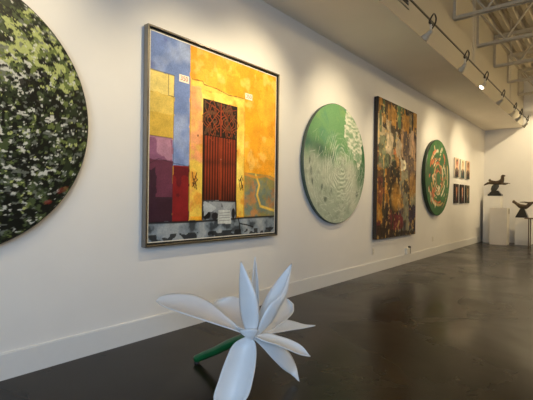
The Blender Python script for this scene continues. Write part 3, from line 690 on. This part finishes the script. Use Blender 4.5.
# ------------------------------------------------------------------ flower sculpture
PETALS=[
 ([1.317, 1.974, 0.34],[[1.081, 1.986, 0.422], [0.927, 1.986, 0.485], [0.808, 1.939, 0.531], [0.724, 1.842, 0.545], [0.675, 1.749, 0.535]],[[1.222, 1.895, 0.384], [1.127, 1.815, 0.422], [1.021, 1.752, 0.453], [0.898, 1.701, 0.48], [0.782, 1.682, 0.496]],[0.677, 1.698, 0.509],[-0.007, 0.007, -0.03]),
 ([1.314, 1.998, 0.321],[[1.386, 1.954, 0.405], [1.337, 1.913, 0.398], [1.186, 1.969, 0.383], [1.042, 2.005, 0.407], [0.902, 2.044, 0.441]],[[1.283, 2.102, 0.362], [1.189, 2.22, 0.409], [1.064, 2.272, 0.449], [0.947, 2.265, 0.475], [0.874, 2.23, 0.481]],[0.857, 2.11, 0.476],[-0.074, 0.016, -0.04]),
 ([1.351, 1.951, 0.328],[[1.34, 1.902, 0.363], [1.318, 1.878, 0.396]],[[1.381, 1.95, 0.361], [1.402, 1.955, 0.402]],[1.372, 1.903, 0.411],[0.014, -0.015, 0.0]),
 ([1.34, 1.968, 0.334],[[1.286, 1.949, 0.405], [1.268, 1.933, 0.496], [1.262, 1.928, 0.606], [1.26, 1.928, 0.717]],[[1.382, 1.977, 0.425], [1.39, 1.971, 0.517], [1.377, 1.96, 0.619], [1.328, 1.945, 0.723]],[1.267, 1.933, 0.824],[0.03, -0.014, 0.007]),
 ([1.302, 2.04, 0.327],[[1.246, 2.071, 0.396], [1.215, 2.098, 0.501], [1.196, 2.122, 0.597], [1.182, 2.149, 0.718]],[[1.264, 2.113, 0.39], [1.228, 2.162, 0.491], [1.198, 2.189, 0.587], [1.176, 2.196, 0.711]],[1.165, 2.187, 0.821],[-0.027, 0.042, -0.011]),
 ([1.36, 1.984, 0.341],[[1.285, 2.078, 0.416], [1.289, 2.134, 0.521], [1.317, 2.184, 0.613], [1.366, 2.225, 0.703]],[[1.409, 1.974, 0.463], [1.439, 2.025, 0.56], [1.451, 2.114, 0.605], [1.437, 2.206, 0.688]],[1.423, 2.273, 0.79],[0.078, 0.065, -0.018]),
 ([1.317, 2.053, 0.341],[[1.243, 2.2, 0.395], [1.21, 2.329, 0.456], [1.199, 2.424, 0.489], [1.203, 2.506, 0.475]],[[1.353, 2.135, 0.343], [1.337, 2.253, 0.353], [1.331, 2.352, 0.373], [1.305, 2.461, 0.396]],[1.26, 2.527, 0.435],[-0.013, 0.054, -0.043]),
 ([1.333, 2.014, 0.341],[[1.278, 2.203, 0.359], [1.274, 2.356, 0.357], [1.312, 2.44, 0.335], [1.368, 2.514, 0.304]],[[1.376, 2.076, 0.342], [1.38, 2.21, 0.324], [1.383, 2.344, 0.307], [1.403, 2.464, 0.297]],[1.445, 2.552, 0.304],[0.001, 0.0, -0.014]),
 ([1.363, 1.961, 0.354],[[1.371, 2.072, 0.348], [1.412, 2.159, 0.316], [1.462, 2.227, 0.284], [1.531, 2.258, 0.251]],[[1.438, 1.972, 0.337], [1.489, 2.041, 0.306], [1.536, 2.106, 0.268], [1.567, 2.184, 0.225]],[1.597, 2.262, 0.197],[-0.012, 0.016, -0.027]),
 ([1.345, 1.972, 0.334],[[1.381, 2.081, 0.296], [1.411, 2.184, 0.242], [1.434, 2.255, 0.174], [1.455, 2.299, 0.078]],[[1.403, 1.995, 0.284], [1.428, 2.067, 0.199], [1.447, 2.162, 0.104], [1.458, 2.249, 0.04]],[1.532, 2.233, 0.019],[0.013, -0.028, -0.001]),
 ([1.334, 1.936, 0.354],[[1.294, 1.85, 0.315], [1.299, 1.776, 0.237], [1.311, 1.708, 0.14], [1.334, 1.648, 0.049]],[[1.382, 1.951, 0.316], [1.427, 1.91, 0.244], [1.461, 1.847, 0.151], [1.471, 1.776, 0.053]],[1.428, 1.656, 0.008],[-0.041, 0.044, -0.051]),
]
STEM= [[1.322, 1.979, 0.334], [1.228, 2.004, 0.296], [1.09, 2.019, 0.226], [0.936, 2.033, 0.136], [0.81, 2.031, 0.068], [0.734, 2.019, 0.025]]

fl = thing('flower_sculpture', 'large white metal flower sculpture with a green stem lying on the floor', 'sculpture', (1.33, 1.98, 0.0))
def local(p): return np.array(p, float) - np.array((1.33, 1.98, 0.0))
def petal(b, Lp, Rp, tip, cup, n=34, m=14):
    mid0 = np.array(b, float)
    Ls = crom([b] + Lp + [tip], n); Rs = crom([b] + Rp + [tip], n)
    cup = np.array(cup); bm = bmesh.new(); rows = []
    wmax = max(np.linalg.norm(a - q) for a, q in zip(Ls, Rs))
    for i in range(n):
        a, q = Ls[i], Rs[i]; w = np.linalg.norm(a - q) / wmax; row = []
        for j in range(m + 1):
            s = j / m; p = a * (1 - s) + q * s + cup * (1 - (2 * s - 1) ** 2) * w * 0.9
            p = local(p); p[2] = max(p[2], 0.008); row.append(p)
        rows.append(row)
    V = [[bm.verts.new(p) for p in row] for row in rows]
    for i in range(n - 1):
        for j in range(m): bm.faces.new((V[i][j], V[i][j + 1], V[i + 1][j + 1], V[i + 1][j]))
    bmesh.ops.remove_doubles(bm, verts=bm.verts[:], dist=0.0006)
    o = obj('petal', bm, petal_m, fl, smooth=True)
    s = o.modifiers.new('thick', 'SOLIDIFY'); s.thickness = 0.007; s.offset = 0.0
    return o
for P in PETALS: petal(*P)
bm = bmesh.new(); sp = crom(STEM, 26)
tube(bm, [local(p) for p in sp], [0.034 - 0.006 * i / 25 for i in range(26)], 16)
stem = obj('stem', bm, green_m, fl, smooth=True)
bm = bmesh.new(); e = local(STEM[-1]); tube(bm, [(e[0] + 0.012, e[1], 0.0), (e[0] + 0.012, e[1], 0.012)], 0.02, 16); obj('foot_pad', bm, dark_m, stem)
bm = bmesh.new()
bmesh.ops.create_uvsphere(bm, u_segments=20, v_segments=12, radius=0.032, matrix=Matrix.Translation(Vector(local((1.325, 1.985, 0.335)))) @ Matrix.Diagonal((1.0, 1.0, 1.1, 1)))
obj('flower_centre', bm, petal_m, fl, smooth=True)

# ------------------------------------------------------------------ pedestals
def pedestal(name, x0, x1, y0, y1, h, m, label):
    t = thing(name, label, 'pedestal', ((x0 + x1) / 2, (y0 + y1) / 2, 0), 'pedestals')
    a, b = (x1 - x0) / 2, (y1 - y0) / 2
    obj('pedestal_body', bx(-a, a, -b, b, 0, h, bevel=0.003), m, t)
    return t
pedestal('pedestal', 0.10, 0.56, 13.96, 14.42, 1.428, ped_m, 'tallest white pedestal in the corner under the leaping bronze')
p2 = pedestal('pedestal', 0.385, 0.825, 13.48, 13.90, 1.078, ped2_m, 'empty pedestal with shade in its colour, standing in front of the tallest one')
obj('title_card', bx(0.2205, 0.2225, 0.02, 0.17, 0.90, 1.04), mat('card_grey', L3(150, 134, 110), 0.5), p2)
pedestal('pedestal', 0.962, 1.335, 13.90, 14.30, 0.795, ped_m, 'shortest white pedestal under the low round-headed bronze')

# ------------------------------------------------------------------ leaping bronze
t = thing('bronze_sculpture', 'dark bronze leaping animal with stretched legs on the tallest pedestal', 'sculpture', (0.35, 14.18, 1.428))
bm = bmesh.new()
def frus(bm, x0, x1, y0, y1, z0, X0, X1, Y0, Y1, z1):
    v = [bm.verts.new(p) for p in ((x0, y0, z0), (x1, y0, z0), (x1, y1, z0), (x0, y1, z0), (X0, Y0, z1), (X1, Y0, z1), (X1, Y1, z1), (X0, Y1, z1))]
    for q in ((3, 2, 1, 0), (4, 5, 6, 7), (0, 1, 5, 4), (1, 2, 6, 5), (2, 3, 7, 6), (3, 0, 4, 7)): bm.faces.new([v[i] for i in q])
frus(bm, -0.15, 0.215, -0.13, 0.13, 0.0, -0.15, 0.215, -0.13, 0.13, 0.06)
frus(bm, -0.13, 0.19, -0.11, 0.11, 0.06, -0.05, 0.12, -0.06, 0.06, 0.17)
obj('plinth', bm, stone_m, t)
bm = bmesh.new(); bmesh.ops.create_icosphere(bm, subdivisions=3, radius=1.0)
for v in bm.verts:
    q = v.co.copy(); n = 1 + 0.3 * mnoise.noise(q * 1.7)
    v.co = Vector((0.03 + 0.04 * q.z + q.x * 0.105 * n, q.y * 0.075 * n, 0.26 + q.z * 0.13 * n))
obj('rock', bm, stone2_m, t, smooth=True)
V = [(-0.06, 0, 0.43), (0.06, 0, 0.40), (0.17, 0, 0.42), (0.235, 0, 0.50), (0.225, 0, 0.585), (0.19, 0, 0.635), (0.255, 0, 0.632), (0.30, 0, 0.605),
     (-0.14, 0.03, 0.42), (-0.21, 0.03, 0.40), (-0.30, 0.03, 0.335), (-0.13, -0.04, 0.40), (-0.20, -0.04, 0.37), (-0.27, -0.05, 0.33),
     (0.24, 0.03, 0.385), (0.33, 0.03, 0.395), (0.43, 0.03, 0.385), (0.22, -0.04, 0.37), (0.31, -0.04, 0.35), (0.38, -0.04, 0.375),
     (-0.13, 0, 0.48), (-0.105, 0, 0.535), (-0.16, 0, 0.51)]
E = [(0, 1), (1, 2), (2, 3), (3, 4), (4, 5), (4, 6), (6, 7), (0, 8), (8, 9), (9, 10), (0, 11), (11, 12), (12, 13), (2, 14), (14, 15), (15, 16), (2, 17), (17, 18), (18, 19), (0, 20), (20, 21), (20, 22)]
Rr = [0.066, 0.058, 0.062, 0.050, 0.044, 0.026, 0.032, 0.020, 0.036, 0.022, 0.008, 0.034, 0.02, 0.010, 0.028, 0.016, 0.008, 0.026, 0.015, 0.008, 0.03, 0.012, 0.014]
skin('leaping_animal', V, E, Rr, bronze_m, t)

# ------------------------------------------------------------------ low bronze
t = thing('bronze_sculpture', 'dark bronze curved figure with round head at left and long raised limb', 'sculpture', (1.11, 14.1, 0.795))
bm = bmesh.new(); frus(bm, -0.15, 0.155, -0.12, 0.12, 0.0, -0.15, 0.155, -0.12, 0.12, 0.03); frus(bm, -0.15, 0.15, -0.12, 0.12, 0.03, -0.04, 0.06, -0.05, 0.05, 0.27)
obj('plinth', bm, stone_m, t)
V = [(0.02, 0, 0.32), (0.10, 0, 0.315), (0.17, 0, 0.37), (-0.06, 0, 0.34), (-0.13, 0, 0.39), (-0.175, 0, 0.435), (-0.225, 0, 0.475), (-0.25, 0, 0.485),
     (0.20, 0, 0.43), (0.30, 0, 0.455), (0.42, 0, 0.47), (0.06, 0, 0.46), (-0.06, 0, 0.455), (-0.09, 0.06, 0.36), (-0.02, 0.09, 0.28)]
E = [(0, 1), (1, 2), (0, 3), (3, 4), (4, 5), (5, 6), (6, 7), (2, 8), (8, 9), (9, 10), (8, 11), (11, 12), (4, 13), (13, 14)]
Rr = [0.072, 0.07, 0.055, 0.07, 0.058, 0.036, 0.056, 0.040, 0.034, 0.03, 0.02, 0.020, 0.010, 0.025, 0.018]
skin('curved_figure', V, E, Rr, bronze_m, t)

# narrow table cut by the right edge of the photo
t = thing('side_table', 'thin dark wooden table cut off by the right edge before the short pedestal', 'table', (2.0, 13.50, 0))
obj('tabletop', bx(-0.72, 0.72, -0.22, 0.22, 0.785, 0.81, bevel=0.003), wood_m, t)
for sx in (-0.62, 0.62):
    for sy in (-0.17, 0.17): obj('leg', bx(sx - 0.011, sx + 0.011, sy - 0.011, sy + 0.011, 0, 0.785), wood_m, t)

# ------------------------------------------------------------------ track lighting
XT, ZT = 1.50, 3.30
tr = thing('track_rail', 'long dark ceiling track running parallel to the picture wall', 'lighting track', (XT, 5.4, ZT))
obj('rail', bx(-0.008, 0.008, -8.0, 6.75, 0.0, 0.016, bevel=0.002), mat('rail_bronze', (0.035, 0.027, 0.018, 1), 0.4), tr)
for y in (-6.5, -2.5, 1.25, 4.2):
    for dy in (0, 0.10):
        bm = tube(bmesh.new(), [(0, y + dy, 0.028), (0, y + dy, 1.70)], 0.005, 6); obj('suspension_rod', bm, steel_m, tr)

glass_m = mat('frosted_housing', (0.50, 0.45, 0.36, 1), 0.25, noise=0.1)
def lamp_meshes():
    d = {}
    bm = bx(-0.013, 0.013, -0.05, 0.05, -0.035, -0.001, bevel=0.004); d['adapter'] = (bm, black_m)
    bm = tube(bmesh.new(), [(0, 0.0, -0.035), (0, 0, -0.10)], 0.010, 10); d['swivel_post'] = (bm, lampw_m)
    pts = crom([(0.0, -0.06, -0.02), (0.03, -0.04, 0.05), (0.03, 0.02, 0.085), (0.03, 0.08, 0.06), (0.02, 0.085, 0.0), (0.0, 0.05, -0.06), (-0.02, 0.01, -0.11)], 30)
    d['cord'] = (tube(bmesh.new(), pts, 0.009, 8), black_m)
    return d
def head_mesh():
    bm = bmesh.new(); seg = 28      # housing axis along -z from the pivot
    prof = [(0.0, 0.03), (0.028, 0.03), (0.034, 0.02), (0.036, -0.02), (0.036, -0.03), (0.042, -0.034), (0.042, -0.042), (0.036, -0.046), (0.036, -0.054), (0.042, -0.058), (0.042, -0.066), (0.038, -0.07), (0.055, -0.11), (0.064, -0.15), (0.064, -0.175), (0.058, -0.175), (0.054, -0.150)]
    rings = [[bm.verts.new((max(r, 0.0005) * math.cos(2 * PI * k / seg), max(r, 0.0005) * math.sin(2 * PI * k / seg), z)) for k in range(seg)] for r, z in prof]
    for i in range(len(rings) - 1):
        for k in range(seg): bm.faces.new((rings[i][k], rings[i][(k + 1) % seg], rings[i + 1][(k + 1) % seg], rings[i + 1][k]))
    bm.faces.new(rings[0])
    return bm
def lens_mesh():
    bm = bmesh.new(); bmesh.ops.create_circle(bm, cap_ends=True, radius=0.053, segments=28, matrix=Matrix.Translation((0, 0, -0.152))); return bm
proto = {}
def lamp(y, target, label, power=1.0, angle=80):
    t = thing('track_lamp', label, 'spotlight', (XT, y, ZT), 'spotlights on the track')
    piv = Vector((0, 0, -0.115)); wp = Vector((XT, y, ZT)) + piv
    q = (Vector(target) - wp).to_track_quat('-Z', 'Y')
    if not proto:
        for k, (bm, m) in lamp_meshes().items(): proto[k] = obj(k, bm, m, t, smooth=(k != 'adapter'))
        h = obj('lamp_head', head_mesh(), glass_m, t, smooth=True); l = obj('lens', lens_mesh(), lens_m, h)
        proto['lamp_head'] = h; proto['lens'] = l
    else:
        for k in ('adapter', 'swivel_post', 'cord'):
            c = proto[k].copy(); COL.objects.link(c); c.parent = t
        h = proto['lamp_head'].copy(); COL.objects.link(h); h.parent = t
        l = proto['lens'].copy(); COL.objects.link(l); l.parent = h
    h.location = piv; h.scale = (0.68, 0.68, 0.6); h.rotation_mode = 'QUATERNION'; h.rotation_quaternion = q
    d = (Vector(target) - wp).normalized()
    s = spot('lamp_light', wp + d * 0.11, target, SPOT_W * power, angle, 1.0, WARM, 0.03)
    s.parent = t; s.matrix_parent_inverse = Matrix.Translation(-Vector(t.location))
    return t
for a in (
    (-0.9, (0.0, 0.1, 2.1), 'spotlight outside the photo aimed at the left half of the foliage painting', 1.0),
    (1.1, (0.0, 0.9, 2.15), 'spotlight outside the photo aimed at the right half of the foliage painting', 1.0),
    (2.3, (0.0, 2.5, 2.0), 'spotlight outside the photo aimed at the left of the doorway painting', 1.3),
    (3.5, (0.0, 3.4, 2.25), 'spotlight outside the photo aimed at the right of the doorway painting', 1.7),
    (4.80, (0.0, 5.2, 2.2), 'spotlight with a clear cord loop, leftmost in view on the track', 1.5),
    (6.25, (0.0, 7.3, 1.9), 'spotlight with dark adapter, second from left on the track', 1.2),
    (7.45, (0.2, 5.6, 0.9), 'spotlight whose glowing lens faces the camera, third from left', 0.5),
    (8.85, (0.0, 9.7, 2.3), 'spotlight fourth from left on the track, beyond the glowing one', 1.5),
    (10.15, (0.0, 10.0, 1.6), 'spotlight fifth from left, first of the crowded trio at the track end', 0.6),
    (10.90, (0.0, 11.7, 2.35), 'spotlight in the middle of the crowded trio at the track end', 1.5),
    (11.85, (0.0, 12.4, 1.9), 'last spotlight at the far tip of the track', 0.9),
): lamp(*a)

# second row of lamps high under the roof, out of the frame, lighting the back wall and the floor
def ceiling_lamp(loc, target, power, label, angle=90):
    t = thing('ceiling_lamp', label, 'spotlight', loc, 'high ceiling spotlights')
    q = (Vector(target) - Vector(loc)).to_track_quat('-Z', 'Y')
    h = proto['lamp_head'].copy(); COL.objects.link(h); h.parent = t; h.location = (0, 0, 0); h.rotation_quaternion = q
    l = proto['lens'].copy(); COL.objects.link(l); l.parent = h
    obj('drop_rod', tube(bmesh.new(), [(0, 0, 0.0), (0, 0, 4.98 - loc[2])], 0.008, 6), steel_m, t)
    d = (Vector(target) - Vector(loc)).normalized()
    s = spot('lamp_light', Vector(loc) + d * 0.165, target, power, angle, 0.8, WARM, 0.04)
    s.parent = t; s.matrix_parent_inverse = Matrix.Translation(-Vector(loc))
ceiling_lamp((2.6, 12.6, 4.70), (1.6, 14.5, 1.9), 390, 'high spotlight outside the photo aimed at the back wall')
ceiling_lamp((5.0, 12.0, 4.70), (4.5, 14.5, 1.7), 300, 'high spotlight outside the photo further right')

# added unseen globes that fill the room and its ceiling with warm light
globe_m = mat('fill_globe_glow', (1, 1, 1, 1), 0.5, emis=(1.0, 0.75, 0.38, 1), estr=54.0)
def globe(x, y, label):
    t = thing('fill_globe', label, 'fill light', (x, y, 4.2), 'added fill globes')
    bm = bmesh.new(); bmesh.ops.create_uvsphere(bm, u_segments=32, v_segments=16, radius=0.2); obj('globe', bm, globe_m, t, smooth=True)
    obj('cap', tube(bmesh.new(), [(0, 0, 0.19), (0, 0, 0.24)], 0.05, 16), lampw_m, t)
    obj('drop_rod', tube(bmesh.new(), [(0, 0, 0.24), (0, 0, 0.78)], 0.008, 6), steel_m, t)
for y in (4.4, 7.6, 10.4, 12.9):
    globe(5.2, y, 'added warm fill globe out of view, above the middle of the room at %.0f metres' % (y + 4))
